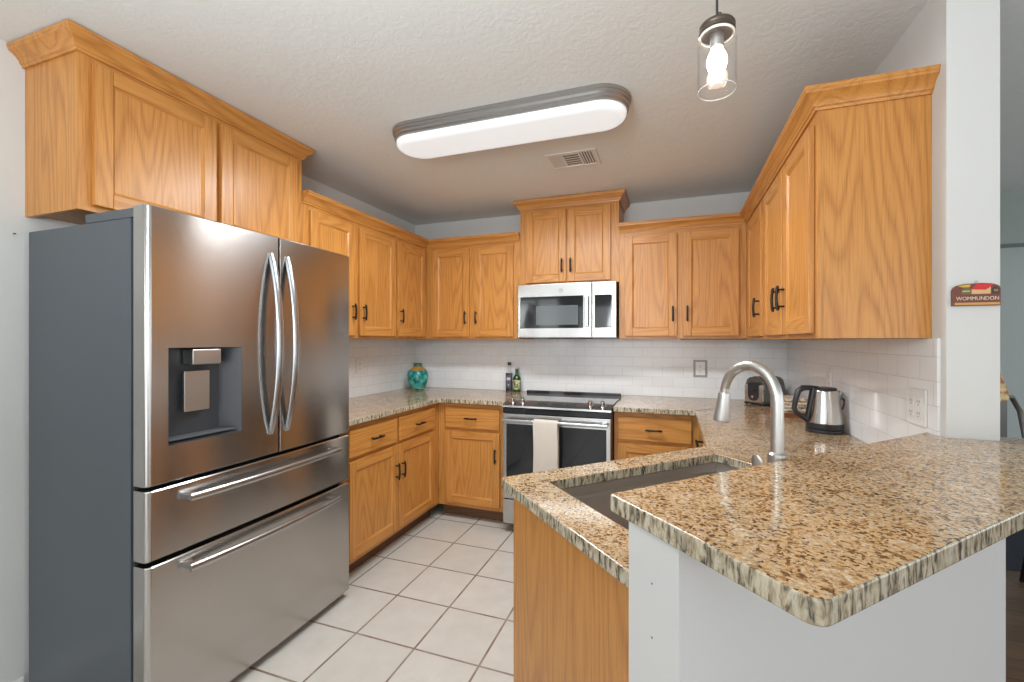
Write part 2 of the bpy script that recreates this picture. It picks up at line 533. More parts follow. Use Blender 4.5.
def door(parent, x0, x1, z0, z1, side, hz, y=-.0005):
    """frame-and-panel door; grain up the stiles and panel, along the rails"""
    s = .056; t = .019
    d = MB()
    d.box(x0, x0 + s, y - t, y, z0, z1, 0, .0035).box(x1 - s, x1, y - t, y, z0, z1, 0, .0035)
    d.box(x0 + s, x1 - s, y - t + .0006, y, z0, z0 + s, 1, .003).box(x0 + s, x1 - s, y - t + .0006, y, z1 - s, z1, 1, .003)
    # sloped sticking around the panel, then the flat panel
    a, b_, c, e = x0 + s, x1 - s, z0 + s, z1 - s
    k = .009
    O = [(a, c), (b_, c), (b_, e), (a, e)]; I = [(a + k, c + k), (b_ - k, c + k), (b_ - k, e - k), (a + k, e - k)]
    ov = [d.b.verts.new((px, y - t + .003, pz)) for px, pz in O]; iv = [d.b.verts.new((px, y - t + .0095, pz)) for px, pz in I]
    for i in range(4):
        fc = d.b.faces.new((ov[i], ov[(i + 1) % 4], iv[(i + 1) % 4], iv[i])); fc.material_index = 1 if i % 2 == 0 else 0
    d.b.faces.new(iv).material_index = 0
    o = d.build('door', OAK, parent, smooth=25)
    if side:
        pull(o, x0 + .028 if side == 'l' else x1 - .028, y - t, hz)
    return o


def drawer(parent, x0, x1, z0, z1, y=-.0005, hn=.105):
    o = MB().box(x0, x1, y - .019, y, z0, z1, 0, .005, 3).build('drawer_front', OH, parent)
    pull(o, (x0 + x1) / 2, y - .019, (z0 + z1) / 2, False, hn)
    return o


def frame(parent, w, z0, z1, xs, zs):
    """face frame: vertical members xs [(x0,x1)], rails zs [(z0,z1)]"""
    b = MB()
    for a, c in xs: b.box(a, c, 0, .019, z0, z1, 0, .001)
    for a, c in zs: b.box(xs[0][1], xs[-1][0], .0005, .0185, a, c, 1)
    return b.build('face_frame', OAK, parent)


def upper(label, loc, rz, w, d, h, doors, crown=None, cz=None, name='wall_cabinet', group='oak wall cabinets', start=None, end=None):
    t = thing(name, label, 'cabinet', loc, rz, group)
    MB().box(.0005, w - .0005, .019, d, .012, h).box(.0005, .0165, .019, d, 0, .012).box(w - .0165, w - .0005, .019, d, 0, .012).build('carcass', OV, t, smooth=0)
    xs = [(0, max(doors[0][0] + .012, .02))]
    for a, b in zip(doors, doors[1:]): xs.append((a[1] - .012, b[0] + .012))
    xs.append((doors[-1][1] - .012, w))
    frame(t, w, 0, h, xs, [(0, .035), (h - .05, h)])
    for x0, x1, z0, z1, s in doors: door(t, x0, x1, z0, z1, s, z0 + .155 if z1 - z0 > .6 else z0 + .12)
    if crown:
        MB().crown(crown, h - .012 if cz is None else cz, CROWN, 0, start, end).build('crown_moulding', OH, t)
    return t


XFU = XL + .326          # face-frame plane of the left uppers
YFU = YB - .325
hU = 2.139 - ZB
e = .0015
# over the refrigerator (local x = world y)
Y0 = .918; W = 1.88 - Y0
upper('oak cabinet above the refrigerator, touching the ceiling', (XFU, Y0, 1.812), R(90), W, .3255, 2.379 - 1.812,
      [(.9554 - Y0, 1.3925 - Y0, .022, .535, None), (1.413 - Y0, 1.836 - Y0, .022, .535, None)],
      [(0, .3255), (0, 0), (W, 0), (W, .3255)][::1], 2.367 - 1.812)
# left wall run
Y0 = 1.881; W = 2.74 - Y0
upper('oak double-door wall cabinet between the refrigerator cabinet and the corner cabinet', (XFU, Y0, ZB), R(90), W, .3255, hU,
      [(1.929 - Y0, 2.292 - Y0, .018, .738, 'r'), (2.335 - Y0, 2.728 - Y0, .018, .738, 'l')], [(0.001, 0), (W, 0)])
Y0 = 2.7405; W = YFU - .0005 - Y0
upper('narrow single-door oak wall cabinet in the left corner over the vase', (XFU, Y0, ZB), R(90), W, .3255, hU,
      [(2.752 - Y0, 3.137 - Y0, .018, .738, 'l')], [(0, 0), (W, 0)], end=-1)
# back wall, left of the microwave
X0 = XFU + .0005; W = -1.1365 - X0
upper('oak double-door wall cabinet on the back wall left of the microwave', (X0, YFU, ZB), 0, W, .3245, hU,
      [(-1.919 - X0, -1.575 - X0, .018, .738, 'r'), (-1.534 - X0, -1.192 - X0, .018, .738, 'l')], [(0, 0), (W - .001, 0)], start=1)
# above the microwave
X0 = -1.136; W = .764
upper('raised oak double-door cabinet directly above the microwave', (X0, YFU, 1.778), 0, W, .3245, 2.379 - 1.778,
      [(-1.086 - X0, -.765 - X0, .016, .566, 'r'), (-.753 - X0, -.430 - X0, .016, .566, 'l')],
      [(0, .3245), (0, 0), (W, 0), (W, .3245)], 2.367 - 1.778)
# back wall, right of the microwave
X0 = -.3715; W = .4645 - X0
upper('oak double-door wall cabinet on the back wall right of the microwave', (X0, YFU, ZB), 0, W, .3245, hU,
      [(-.330 - X0, .028 - X0, .018, .738, 'r'), (.066 - X0, .418 - X0, .018, .738, 'l')], [(.001, 0), (W, 0)], end=-1)
# right wall run (local x runs towards the camera)
XFR = .465
Y1 = YFU - .0005; Y0 = 2.5505; W = Y1 - Y0
upper('single-door oak wall cabinet in the right corner over the toaster', (XFR, Y1, ZB - .008), R(-90), W, .3125, hU + .008,
      [(Y1 - 3.02, Y1 - 2.59, .018, .738, 'r')], [(0, 0), (W, 0)], start=1)
Y1 = 2.55; Y0 = 1.70; W = Y1 - Y0
upper('oak double-door wall cabinet with wide end panel beside the white column', (XFR, Y1, ZB - .008), R(-90), W, .3125, hU + .008,
      [(Y1 - 2.51, Y1 - 2.125, .018, .738, 'r'), (Y1 - 2.092, Y1 - 1.722, .018, .738, 'l')], [(0, 0), (W, 0), (W, .3125)])
# dark cable clipped under the right-hand cabinets
c = MB(); pts = []
for i in range(40):
    x = .05 + i * .012; pts.append((x, 3.19 + .004 * math.sin(i * 1.3), ZB - .005 + .0015 * math.sin(i * 2.1)))
c.tube(pts, .003, 6)
tag(c.build('cable', DARKG), 'thin dark cable running under the back wall cabinet right of the microwave', 'cable')


def base(label, loc, rz, w, d, fronts, stiles, name='base_cabinet', zt=.8815, kick=True):
    t = thing(name, label, 'cabinet', loc, rz, 'oak base cabinets')
    MB().box(.0005, w - .0005, .019, d, .1, zt).build('carcass', OV, t, smooth=0)
    frame(t, w, .1, zt, stiles, [(.1, .14), (.66, .70), (zt - .045, zt)])
    for k, x0, x1, z0, z1, s in fronts:
        if k == 'd': door(t, x0, x1, z0, z1, s, .51)
        else: drawer(t, x0, x1, z0, z1)
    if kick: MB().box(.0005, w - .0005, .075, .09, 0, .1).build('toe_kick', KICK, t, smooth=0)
    return t


XFB = -1.70; YFB = 2.89
Y0 = 1.862; W = YFB - Y0 - .0005
base('oak base cabinet with two drawers over two doors along the left wall', (XFB, Y0, 0), R(90), W, XFB - XL - .0005,
     [('w', 1.915 - Y0, 2.35 - Y0, .695, .848, 0), ('w', 2.372 - Y0, 2.806 - Y0, .695, .848, 0),
      ('d', 1.915 - Y0, 2.357 - Y0, .128, .672, 'r'), ('d', 2.363 - Y0, 2.806 - Y0, .128, .672, 'l')],
     [(0, .065), (2.335 - Y0, 2.385 - Y0), (2.79 - Y0, W)])
X0 = XFB + .0005; W = -1.139 - X0
base('oak base cabinet with one drawer over one door left of the range', (X0, YFB, 0), 0, W, YB - YFB - .0005,
     [('w', -1.633 - X0, -1.188 - X0, .695, .848, 0), ('d', -1.633 - X0, -1.188 - X0, .128, .672, 'r')],
     [(0, .08), (-1.205 - X0, W)])
X0 = -.3705; W = .1555 - X0
base('oak base cabinet with one drawer over one door right of the range', (X0, YFB, 0), 0, W, YB - YFB - .0005,
     [('w', -.345 - X0, .1126 - X0, .695, .848, 0), ('d', -.345 - X0, .1126 - X0, .128, .672, 'l')],
     [(0, .04), (.10 - X0, W)])
# dishwasher along the right wall
t = thing('dishwasher', 'dishwasher with black top panel under the right counter by the range corner', 'dishwasher', (.156, 2.86, 0), R(-90))
MB().box(.01, .60, .02, .59, .1, .872).build('body', DARKG, t, smooth=0)
MB().box(.006, .604, -.004, .019, .11, .695, 0, .004).build('door_panel', STEEL, t)
MB().box(.006, .604, -.004, .019, .70, .87, 0, .004).build('control_panel', BGLASS, t)
h = MB(); h.tube([(.14, -.026, .755), (.50, -.026, .755)], .008, 8)
for x in (.16, .47): h.cyl((x, -.004, .755), (x, -.026, .755), .006, 8)
h.build('handle', BLACKM, t)
MB().box(.01, .60, .06, .075, 0, .1).build('toe_kick', DARK, t)
# filler cabinet between the dishwasher and the peninsula
base('narrow oak base cabinet between dishwasher and sink peninsula', (.156, 2.253, 0), R(-90), .29, .61,
     [('w', .02, .27, .695, .848, 0), ('d', .02, .27, .128, .672, 'l')], [(0, .03), (.26, .29)])

# peninsula sink base: hollow so the sink hangs inside (local x = -q, local y = +p)
pX, pY = pq(-1.21, 1.42)
t = thing('sink_base_cabinet', 'oak sink base with plain end panel at the end of the peninsula', 'cabinet', (pX, pY, 0), R(-135), 'oak base cabinets')
W = 1.42 - .548; D = 1.21 - .6165
MB().box(W - .018, W, .0005, D, 0, .8815, 0, .0015).build('end_panel', OV, t)
MB().box(0, .018, .02, D, .1, .8815).build('inner_panel', OV, t)
MB().box(.018, W - .018, D - .012, D, .1, .8815).build('back_panel', OV, t)
MB().box(.018, W - .018, .02, D - .012, .1, .118).build('bottom_panel', OV, t)
frame(t, W, .1, .8815, [(0, .04), (W / 2 - .02, W / 2 + .02), (W - .05, W - .0185)], [(.1, .14), (.66, .70), (.84, .8815)])
for a, b, s in ((.03, W / 2 - .005, 'r'), (W / 2 + .005, W - .035, 'l')):
    door(t, a, b, .128, .672, s, .51)
    MB().box(a, b, -.0195, -.0005, .695, .848, 0, .005, 3).build('false_drawer_front', OH, t)
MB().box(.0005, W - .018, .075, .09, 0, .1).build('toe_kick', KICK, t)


# ------------------------------------------------------------------ granite
def arc(c, r, a0, a1, n=5):
    return [(c[0] + r * math.cos(R(a0 + (a1 - a0) * i / n)), c[1] + r * math.sin(R(a0 + (a1 - a0) * i / n))) for i in range(n + 1)]


def rounded(pts, rad):
    """round the corners of a polygon; rad per vertex"""
    out = []; n = len(pts)
    for i, (p, r) in enumerate(zip(pts, rad)):
        P = Vector(p); A = Vector(pts[i - 1]); B = Vector(pts[(i + 1) % n])
        if r <= 0: out.append(tuple(P)); continue
        u = (A - P).normalized(); v = (B - P).normalized()
        ang = u.angle(v); k = r / math.tan(ang / 2)
        a = P + u * k; b = P + v * k; c = P + (u + v).normalized() * (r / math.sin(ang / 2))
        for j in range(6):
            q = (a - c).lerp(b - c, j / 5).normalized() * r + c
            out.append(tuple(q))
    return out


def slab(name, outer, hole, z0, z1, label):
    b = bmesh.new()
    ed = []
    for loop in ([outer] + ([hole] if hole else [])):
        vs = [b.verts.new((x, y, z0)) for x, y in loop]
        ed += [b.edges.new((vs[i], vs[(i + 1) % len(vs)])) for i in range(len(vs))]
    bmesh.ops.triangle_fill(b, edges=ed, use_beauty=True)
    bmesh.ops.dissolve_limit(b, angle_limit=.01, verts=[], edges=[x for x in b.edges if not x.is_boundary])
    r = bmesh.ops.extrude_face_region(b, geom=list(b.faces))
    bmesh.ops.translate(b, vec=(0, 0, z1 - z0), verts=[g for g in r['geom'] if isinstance(g, bmesh.types.BMVert)])
    mb = MB(); mb.b.free(); mb.b = b
    b.normal_update()
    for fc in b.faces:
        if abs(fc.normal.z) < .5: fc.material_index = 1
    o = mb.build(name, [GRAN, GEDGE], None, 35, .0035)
    return tag(o, label, 'countertop')


g = .0085
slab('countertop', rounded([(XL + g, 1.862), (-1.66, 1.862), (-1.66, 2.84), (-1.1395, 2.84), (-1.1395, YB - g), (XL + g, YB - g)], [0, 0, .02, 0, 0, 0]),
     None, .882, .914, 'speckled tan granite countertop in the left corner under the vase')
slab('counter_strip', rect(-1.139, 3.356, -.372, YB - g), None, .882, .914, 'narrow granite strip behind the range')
PF = -1.2537
hole = rounded([pq(-1.151, .641), pq(-.745, .641), pq(-.745, 1.372), pq(-1.151, 1.372)], [.012] * 4)
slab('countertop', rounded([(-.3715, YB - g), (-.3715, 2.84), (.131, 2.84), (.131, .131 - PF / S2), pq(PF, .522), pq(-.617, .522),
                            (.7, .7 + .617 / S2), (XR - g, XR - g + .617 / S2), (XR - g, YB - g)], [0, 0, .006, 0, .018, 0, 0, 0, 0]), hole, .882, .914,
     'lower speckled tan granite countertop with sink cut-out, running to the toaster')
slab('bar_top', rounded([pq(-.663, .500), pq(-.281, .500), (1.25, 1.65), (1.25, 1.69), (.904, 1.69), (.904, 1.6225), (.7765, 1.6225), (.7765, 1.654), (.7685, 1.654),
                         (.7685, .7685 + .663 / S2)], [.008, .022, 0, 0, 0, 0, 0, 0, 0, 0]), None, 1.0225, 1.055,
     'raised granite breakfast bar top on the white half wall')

# sink
s = MB()
i0, i1, j0, j1 = -1.157, -.739, .635, 1.378
zt, zb = .8805, .665
def ring(off, z): return [Vector((*pq(a, b), z)) for a, b in ((i0 + off, j0 + off), (i1 - off, j0 + off), (i1 - off, j1 - off), (i0 + off, j1 - off))]
rs = [ring(-.012, zt - .002), ring(-.012, zt), ring(.002, zt), ring(.004, zt - .03), ring(.018, zt - .032), ring(.024, zb + .02), ring(.045, zb), ring(.2, zb - .004)]
outer_ = [ring(.0, zt - .034), ring(.018, zb - .01)]
vr = [[s.b.verts.new(v) for v in r_] for r_ in rs]
for a, b in zip(vr, vr[1:]):
    for k in range(4): s.b.faces.new((a[k], a[(k + 1) % 4], b[(k + 1) % 4], b[k]))
s.b.faces.new(vr[-1])
sk = thing('sink', 'dark stainless undermount sink set in the peninsula counter', 'sink', (0, 0, 0))
s.build('basin', SINKM, sk)
dx, dy = pq(-.95, 1.0)
MB().lathe([(0, .002), (.03, .002), (.045, .004), (.05, .001)], (dx, dy, zb - .003), 24).build('drain', CHROME, sk)

# ------------------------------------------------------------------ faucet
fx_, fy_ = pq(-.69, 1.042)
t = thing('faucet', 'tall brushed nickel gooseneck pull-down faucet behind the raised bar', 'faucet', (fx_, fy_, .9145), R(135))   # local +x points over the sink
MB().lathe([(0, 0), (.031, 0), (.031, .006), (.027, .012), (.0245, .03), (.0235, .10), (.0225, .132), (.0215, .146), (.0165, .151), (0, .151)], seg=28).build('body', NICKEL, t)
n_ = MB(); P = [(0, 0, .145), (0, 0, .22), (0, 0, .272)]
for k in range(1, 15):
    a = math.pi * k / 14 * .93
    P.append((.078 - .078 * math.cos(a), 0, .277 + .088 * math.sin(a)))
n_.tube(P, [.0155, .0152, .015] + [.0148 - .0028 * k / 14 for k in range(1, 15)], 16)
n_.build('spout', NICKEL, t)
a = math.pi * .93; end = Vector((.078 - .078 * math.cos(a), 0, .277 + .088 * math.sin(a)))
dr = Vector((.13, 0, -.99)).normalized()
neck = MB().tube([end - dr * .001, end + dr * .0155], [.0121, .0121], 16); neck.build('hose_neck', NICKEL, t); end = end + dr * .014
hd = MB().tube([end - dr * .002, end + dr * .004, end + dr * .03, end + dr * .075, end + dr * .08], [.0145, .0165, .018, .0225, .0215], 18)
hd.build('spray_head', NICKEL, t)
lv = MB()
lv.cyl((0, .02, .10), (0, .062, .10), .014, 16)
lv.tube([(0, .066, .088), (.004, .067, .112), (.008, .068, .138), (.010, .069, .149)], [.012, .0155, .0155, .008], 14, flat=.32, up=(1, 0, 0))
lv.build('lever_handle', NICKEL, t)

# ------------------------------------------------------------------ refrigerator (local x = +Y world, front = -y local)
FX, FY0, FW = -1.612, .914, .928
SP = 1.401 - FY0                      # split between the doors
#      # front plane, near side, width
t = thing('refrigerator', 'stainless french door refrigerator with grey sides and ice dispenser', 'refrigerator', (FX, FY0, 0), R(90))
MB().box(0, FW, .078, .665, .03, 1.752, 0, .004).build('body', FSIDE, t)
MB().box(.012, FW - .012, .0645, .0775, .05, 1.765).box(SP - .0035, SP + .0035, .012, .0644, .875, 1.783).build('gasket', GAP, t, smooth=0)
for x0, x1 in ((.004, .10), (FW - .10, FW - .004)):
    MB().box(x0, x1, .066, .33, 1.7535, 1.786, 0, .004).build('hinge_cover', DARKG if False else FSIDE, t)


def fdoor(x0, x1, z0, z1, name, hole=None, th=.064, rl=.016, rr=.016):
    """slightly bowed panel with softly rounded long edges"""
    b = MB(); r = .016
    rnd = lambda q: [(q - q * math.cos(math.pi / 12 * k), q - q * math.sin(math.pi / 12 * k)) for k in range(7)]   # inset, setback
    cols = [(x0 + i, sb) for i, sb in rnd(rl)]
    xi = [x0 + r + (x1 - x0 - 2 * r) * k / 14 for k in range(1, 14)]
    if hole: xi = sorted([x for x in xi if all(abs(x - q) > .012 for q in hole[:2])] + list(hole[:2]))
    cols += [(x, 0) for x in xi] + [(x1 - i, sb) for i, sb in rnd(rr)[::-1]]
    rows = [z0, z0 + .004] + ([hole[2], hole[3]] if hole else []) + [z1 - .004, z1]
    bow = lambda x: -.010 * (1 - ((x - FW / 2) / (FW / 2)) ** 2)
    V = [[b.b.verts.new((x, bow(x) + sb + (.003 if z in (z0, z1) else 0), z)) for x, sb in cols] for z in rows]
    for i in range(len(rows) - 1):
        for k in range(len(cols) - 1):
            if hole and rows[i] == hole[2] and rows[i + 1] == hole[3] and hole[0] - 1e-6 <= cols[k][0] and cols[k + 1][0] <= hole[1] + 1e-6: continue
            b.b.faces.new((V[i][k], V[i][k + 1], V[i + 1][k + 1], V[i + 1][k]))
    bk = [[b.b.verts.new((x, th, z)) for x, _ in (cols[0], cols[-1])] for z in (z0, z1)]
    b.b.faces.new([bk[0][0]] + V[0] + [bk[0][1]]); b.b.faces.new([bk[1][1]] + V[-1][::-1] + [bk[1][0]])
    b.b.faces.new([bk[0][0], bk[1][0]] + [V[i][0] for i in range(len(rows) - 1, -1, -1)])
    b.b.faces.new([bk[1][1], bk[0][1]] + [V[i][-1] for i in range(len(rows))])
    b.b.faces.new((bk[0][0], bk[0][1], bk[1][1], bk[1][0]))
    return b.build(name, STEELF, t, 20)


H = (.978 - FY0, 1.232 - FY0, .992, 1.322)
dl = fdoor(.001, SP - .004, .868, 1.79, 'door', H, rr=.003)
dr_ = fdoor(SP + .004, FW - .001, .868, 1.79, 'door', rl=.003)
d1 = fdoor(.001, FW - .001, .622, .853, 'drawer')
d2 = fdoor(.001, FW - .001, .04, .605, 'drawer')
# dispenser recess
x0, x1, z0, z1 = H; b = MB(); dp = .055
F = [(x0, z0), (x1, z0), (x1, z1), (x0, z1)]
fv = [b.b.verts.new((x, -.0035 - .0065 * (1 - ((x - FW / 2) / (FW / 2)) ** 2) + .001, z)) for x, z in F]
bv = [b.b.verts.new((x, dp, z)) for x, z in ((x0 + .006, z0 + .01), (x1 - .045, z0 + .01), (x1 - .045, z1 - .004), (x0 + .006, z1 - .004))]
for k in range(4): b.b.faces.new((fv[k], fv[(k + 1) % 4], bv[(k + 1) % 4], bv[k]))
b.b.faces.new(bv)
dsp = b.build('dispenser_recess', mat('dispenser_grey', (.045, .05, .058), .35, .0), dl, 20)
def in_door(mb, name, m): return mb.build(name, m, dl)
in_door(MB().box(x0 + .075, x1 - .075, -.004, .05, z1 - .062, z1 - .006, 0, .006), 'dispenser_nozzle', NICKEL)
in_door(MB().box(x0 + .068, x1 - .096, .028, .040, z0 + .10, z1 - .085, 0, .004), 'dispenser_paddle', NICKEL)
in_door(MB().box(x0 + .004, x1 - .01, .006, .052, z0 + .010, z0 + .018, 0, .002), 'drip_tray', DARKG)


def bowbar(o, a, b, horiz, r=.0165, out=.050):
    """curved appliance handle: bowed away from the door, ends turned onto it"""
    m = MB(); path = []; K = 18
    for k in range(K + 1):
        s_ = k / K; d = -.013 - out * (1 - (2 * s_ - 1) ** 2) ** .62 * 1.0
        d = (-.012 if not horiz else -.036) - out * (1 - abs(2 * s_ - 1) ** 2.2)
        pos = a[0] + (b[0] - a[0]) * s_, a[1] + (b[1] - a[1]) * s_
        path.append((pos[0], d, pos[1]))
    m.tube(path, [r * (.75 if k in (0, K) and not horiz else 1) for k in range(K + 1)], 14, flat=.62, up=(1, 0, 0) if not horiz else (0, 0, 1))
    for p in (path[0], path[-1]):
        q = .012 if p is path[0] else -.012
        if horiz:
            xa, xb = sorted((p[0] + q * .2, p[0] + q * 2.6)); m.box(xa, xb, -.034, -.002, p[2] - .010, p[2] + .010, 0, .003); continue
        m.tube([(p[0] + (q if horiz else 0), .004, p[2] + (0 if horiz else q)), (p[0] + (q if horiz else 0), -.020, p[2] + (0 if horiz else q))], r * .8, 10)
    return m.build('handle', STEELH, o)


bowbar(dl, (1.360 - FY0, .955), (1.360 - FY0, 1.712), False)
bowbar(dr_, (1.440 - FY0, .955), (1.440 - FY0, 1.712), False)
bowbar(d1, (1.026 - FY0, .803), (1.728 - FY0, .803), True, .0135, .022)
bowbar(d2, (1.026 - FY0, .560), (1.728 - FY0, .560), True, .0135, .022)
for x in (.05, FW - .05):
    for y in (.11, .60):
        MB().lathe([(0, 0), (.02, 0), (.02, .012), (.009, .014), (.009, .031), (0, .031)], (x, y, 0), 14).build('foot', DARK, t)
MB().box(.02, FW - .02, .082, .10, .008, .032).build('base_grille', GAP, t)

# ------------------------------------------------------------------ range
RX0, RX1 = -1.1345, -.3755; RW = RX1 - RX0; RY = 2.815
t = thing('range', 'stainless slide-in electric range with black glass oven door', 'range', (RX0, RY, 0), 0)
MB().box(.001, RW - .001, .03, .535, .06, .905).build('body', DARKG, t, smooth=0)
MB().box(0, RW, .085, .504, .9055, .921, 0, .003).build('cooktop', CTOP, t)
MB().box(0, RW, .5045, .535, .9055, .943, 0, .005).build('rear_trim', BGLASS, t)
# sloped control panel
cp = MB()
pr = [(.0845, .921), (-.028, .896), (-.030, .884), (.03, .878), (.0845, .878)]
for mi_, (xa, xb) in enumerate(((0, RW),)):
    va = [cp.b.verts.new((xa, y, z)) for y, z in pr]; vb = [cp.b.verts.new((xb, y, z)) for y, z in pr]
    cp.b.faces.new(va); cp.b.faces.new(vb[::-1])
    for k in range(5): cp.b.faces.new((va[k], va[(k + 1) % 5], vb[(k + 1) % 5], vb[k]))
cpo = cp.build('control_panel', steel('range_panel_steel', (.40, .40, .395), .22, .3, (.02, 1, 1)), t, 20)
MB().box(.004, RW - .004, -.020, .029, .842, .877, 0, .002).build('vent_strip', BGLASS, t)
tilt = Matrix.Rotation(math.atan2(.025, .1125), 4, 'X')
nrm = tilt @ Vector((0, 0, 1))
for kx in (.062, .136, RW - .145, RW - .062):
    Mk = Matrix.Translation((kx, .028, .9086)) @ tilt
    MB().lathe([(0, .0005), (.0235, .0005), (.0235, .004), (.0175, .006), (.016, .033), (.013, .037), (0, .037)], seg=20, M=Mk).build('knob', CHROME, t)
random.seed(4)
for i in range(22):
    if i in (6, 7, 15): continue
    for j in range(3):
        x = .245 + i * .0125; y = -.012 + j * .016
        mk = MB(); mk.box(x, x + random.uniform(.006, .0095), y, y + .007, -.0002, .0005)
        mk.xf(Matrix.Translation((0, .028, .9086)) @ tilt)
        mk.build('touch_key', SLOT, cpo, smooth=0)
od = MB(); od.box(.004, RW - .004, -.022, .027, .245, .838, 0, .004)
ov = od.build('oven_door', STEEL, t)
MB().box(.032, RW - .032, -.0245, -.0221, .29, .768, 0, .001).build('window', BGLASS, ov)
hb = MB(); hb.tube([(.02, -.068, .80), (RW - .02, -.068, .80)], .0125, 14)
for x in (.045, RW - .045): hb.box(x - .013, x + .013, -.066, -.0221, .789, .811, 0, .003)
hb.build('handle', STEELH, ov)
MB().box(.004, RW - .004, -.020, .027, .07, .238, 0, .004).build('drawer', STEEL, t)
for x in (.06, RW - .06):
    for y in (.08, .48):
        MB().lathe([(0, 0), (.018, 0), (.018, .015), (.01, .017), (.01, .061), (0, .061)], (x, y, 0), 12).build('foot', DARK, t)
# towel over the oven handle
tw = MB(); X0 = RX0 + .250; X1 = RX0 + .418; prof = []
hy, hz, rr = RY - .068, .80, .0145
for z in (.50, .56, .62, .68, .74): prof.append((hy + rr, z))
for k in range(9):
    a = math.pi * k / 8; prof.append((hy + rr * math.cos(a), hz + rr * math.sin(a)))
for k in range(13): prof.append((hy - rr - .004 * math.sin(k * .35), .785 - k * .0285))
gx = 11; ring_o = []
for th in (0, .006):
    ring_o.append([])
    for i, (y, z) in enumerate(prof):
        cy, cz = (hy, max(min(z, hz), 0)) if i < 5 or i > 13 else (hy, hz)
        out_ = Vector((0, y - hy, (z - hz) if z > hz else 0)); out_ = out_.normalized() if out_.length > 0 else Vector((0, -1, 0))
        rowv = []
        for k in range(gx):
            x = X0 + (X1 - X0) * k / (gx - 1)
            wv = .0022 * (math.sin(k * 1.1 + i * .25) + 1) * (1 if i > 13 else 0)
            rowv.append(tw.b.verts.new(Vector((x + (.003 * math.sin(i * .4) if i > 13 else 0), y, z)) + out_ * (th + wv)))
        ring_o[-1].append(rowv)
A, B = ring_o
for i in range(len(prof) - 1):
    for k in range(gx - 1):
        tw.b.faces.new((A[i][k], A[i][k + 1], A[i + 1][k + 1], A[i + 1][k])); tw.b.faces.new((B[i][k], B[i + 1][k], B[i + 1][k + 1], B[i][k + 1]))
    for k in (0, gx - 1): tw.b.faces.new((A[i][k], A[i + 1][k], B[i + 1][k], B[i][k]))
for i in (0, len(prof) - 1):
    for k in range(gx - 1): tw.b.faces.new((A[i][k], A[i][k + 1], B[i][k + 1], B[i][k]))
tag(tw.build('towel', TOWEL), 'beige dish towel hanging over the oven door handle', 'towel')

# ------------------------------------------------------------------ microwave
MX0, MX1 = -1.130, -.382; MW = MX1 - MX0; MY = 3.095
t = thing('microwave', 'stainless over-the-range microwave under the raised oak cabinet', 'microwave', (MX0, MY, 1.3655), 0)
MH = .409
MB().box(.002, MW - .002, .022, .395, .006, MH, 0, .003).build('body', DARKG, t)
DW = MW * .765
md = MB().box(0, DW - .0015, 0, .0215, .004, MH, 0, .005).build('door', STEEL, t)
MB().box(.022, DW - .062, -.0025, -.0001, .075, MH - .095, 0, .001).build('door_glass', BGLASS, md)
MB().box(.15, DW - .10, -.0032, -.0026, .10, MH - .165).build('inner_screen', mat('microwave_screen', (.10, .115, .12), .15), md)
hb = MB(); hb.box(DW - .050, DW - .022, -.034, -.026, .085, MH - .10, 0, .004)
for z in (.10, MH - .115): hb.box(DW - .043, DW - .029, -.027, -.0001, z - .008, z + .008)
hb.build('handle', STEELH, md)
pn = MB().box(DW + .0015, MW, 0, .0215, .004, MH, 0, .005).build('control_panel', STEEL, t)
MB().box(DW + .022, MW - .030, -.0025, -.0001, .075, MH - .095, 0, .001).build('keypad', BGLASS, pn)
lg = MB(); lg.lathe([(.0125, 0), (.0145, 0), (.0145, .001), (.0125, .001), (.0125, 0)], seg=24, M=Matrix.Translation((DW * .6, -.0002, MH - .052)) @ FRONT)
lg.build('logo_ring', PLATEG, md)
text('logo_letters', 'GE', .017, PLATEG, md, Matrix.Translation((DW * .6, -.0004, MH - .052)) @ FRONT)
MB().box(.23, DW - .05, .06, .32, -.003, .0055).build('vent_grille', DARK, t)

# ------------------------------------------------------------------ ceiling light (stadium plan)
def stadium(cx, cy, L_, Wd, ins, n=14):
    r = Wd / 2 - ins; h = L_ / 2 - Wd / 2
    return [(cx + h + r * math.cos(a), cy + r * math.sin(a)) for a in [-math.pi / 2 + math.pi * k / n for k in range(n + 1)]] + \
           [(cx - h + r * math.cos(a), cy + r * math.sin(a)) for a in [math.pi / 2 + math.pi * k / n for k in range(n + 1)]]


def stack(levels, L_, Wd):
    b = MB(); rr = []
    for ins, z in levels: rr.append([b.b.verts.new((x, y, z)) for x, y in stadium(0, 0, L_, Wd, ins)])
    for a, c in zip(rr, rr[1:]):
        n = len(a)
        for k in range(n): b.b.faces.new((a[k], a[(k + 1) % n], c[(k + 1) % n], c[k]))
    b.b.faces.new(rr[0]); b.b.faces.new(rr[-1])
    return b


area('ceiling_lamp_glow', (-.79, 1.962, 2.340), (0, 0, 0), 1.1, .2, 34, (.95, .98, 1))
t = thing('ceiling_light', 'long rounded ceiling light with bronze frame and white diffuser', 'light', (-.79, 1.962, ZC - .0005))
stack([(0, 0), (0, -.014), (.004, -.017), (.004, -.026), (.010, -.034), (.010, -.044), (.016, -.050), (.016, -.058), (.03, -.058)], 1.23, .285).build('frame', BRONZE, t)
stack([(.021, -.0585), (.021, -.064), (.026, -.078), (.036, -.086), (.055, -.089)], 1.23, .285).build('diffuser', DIFF, t)

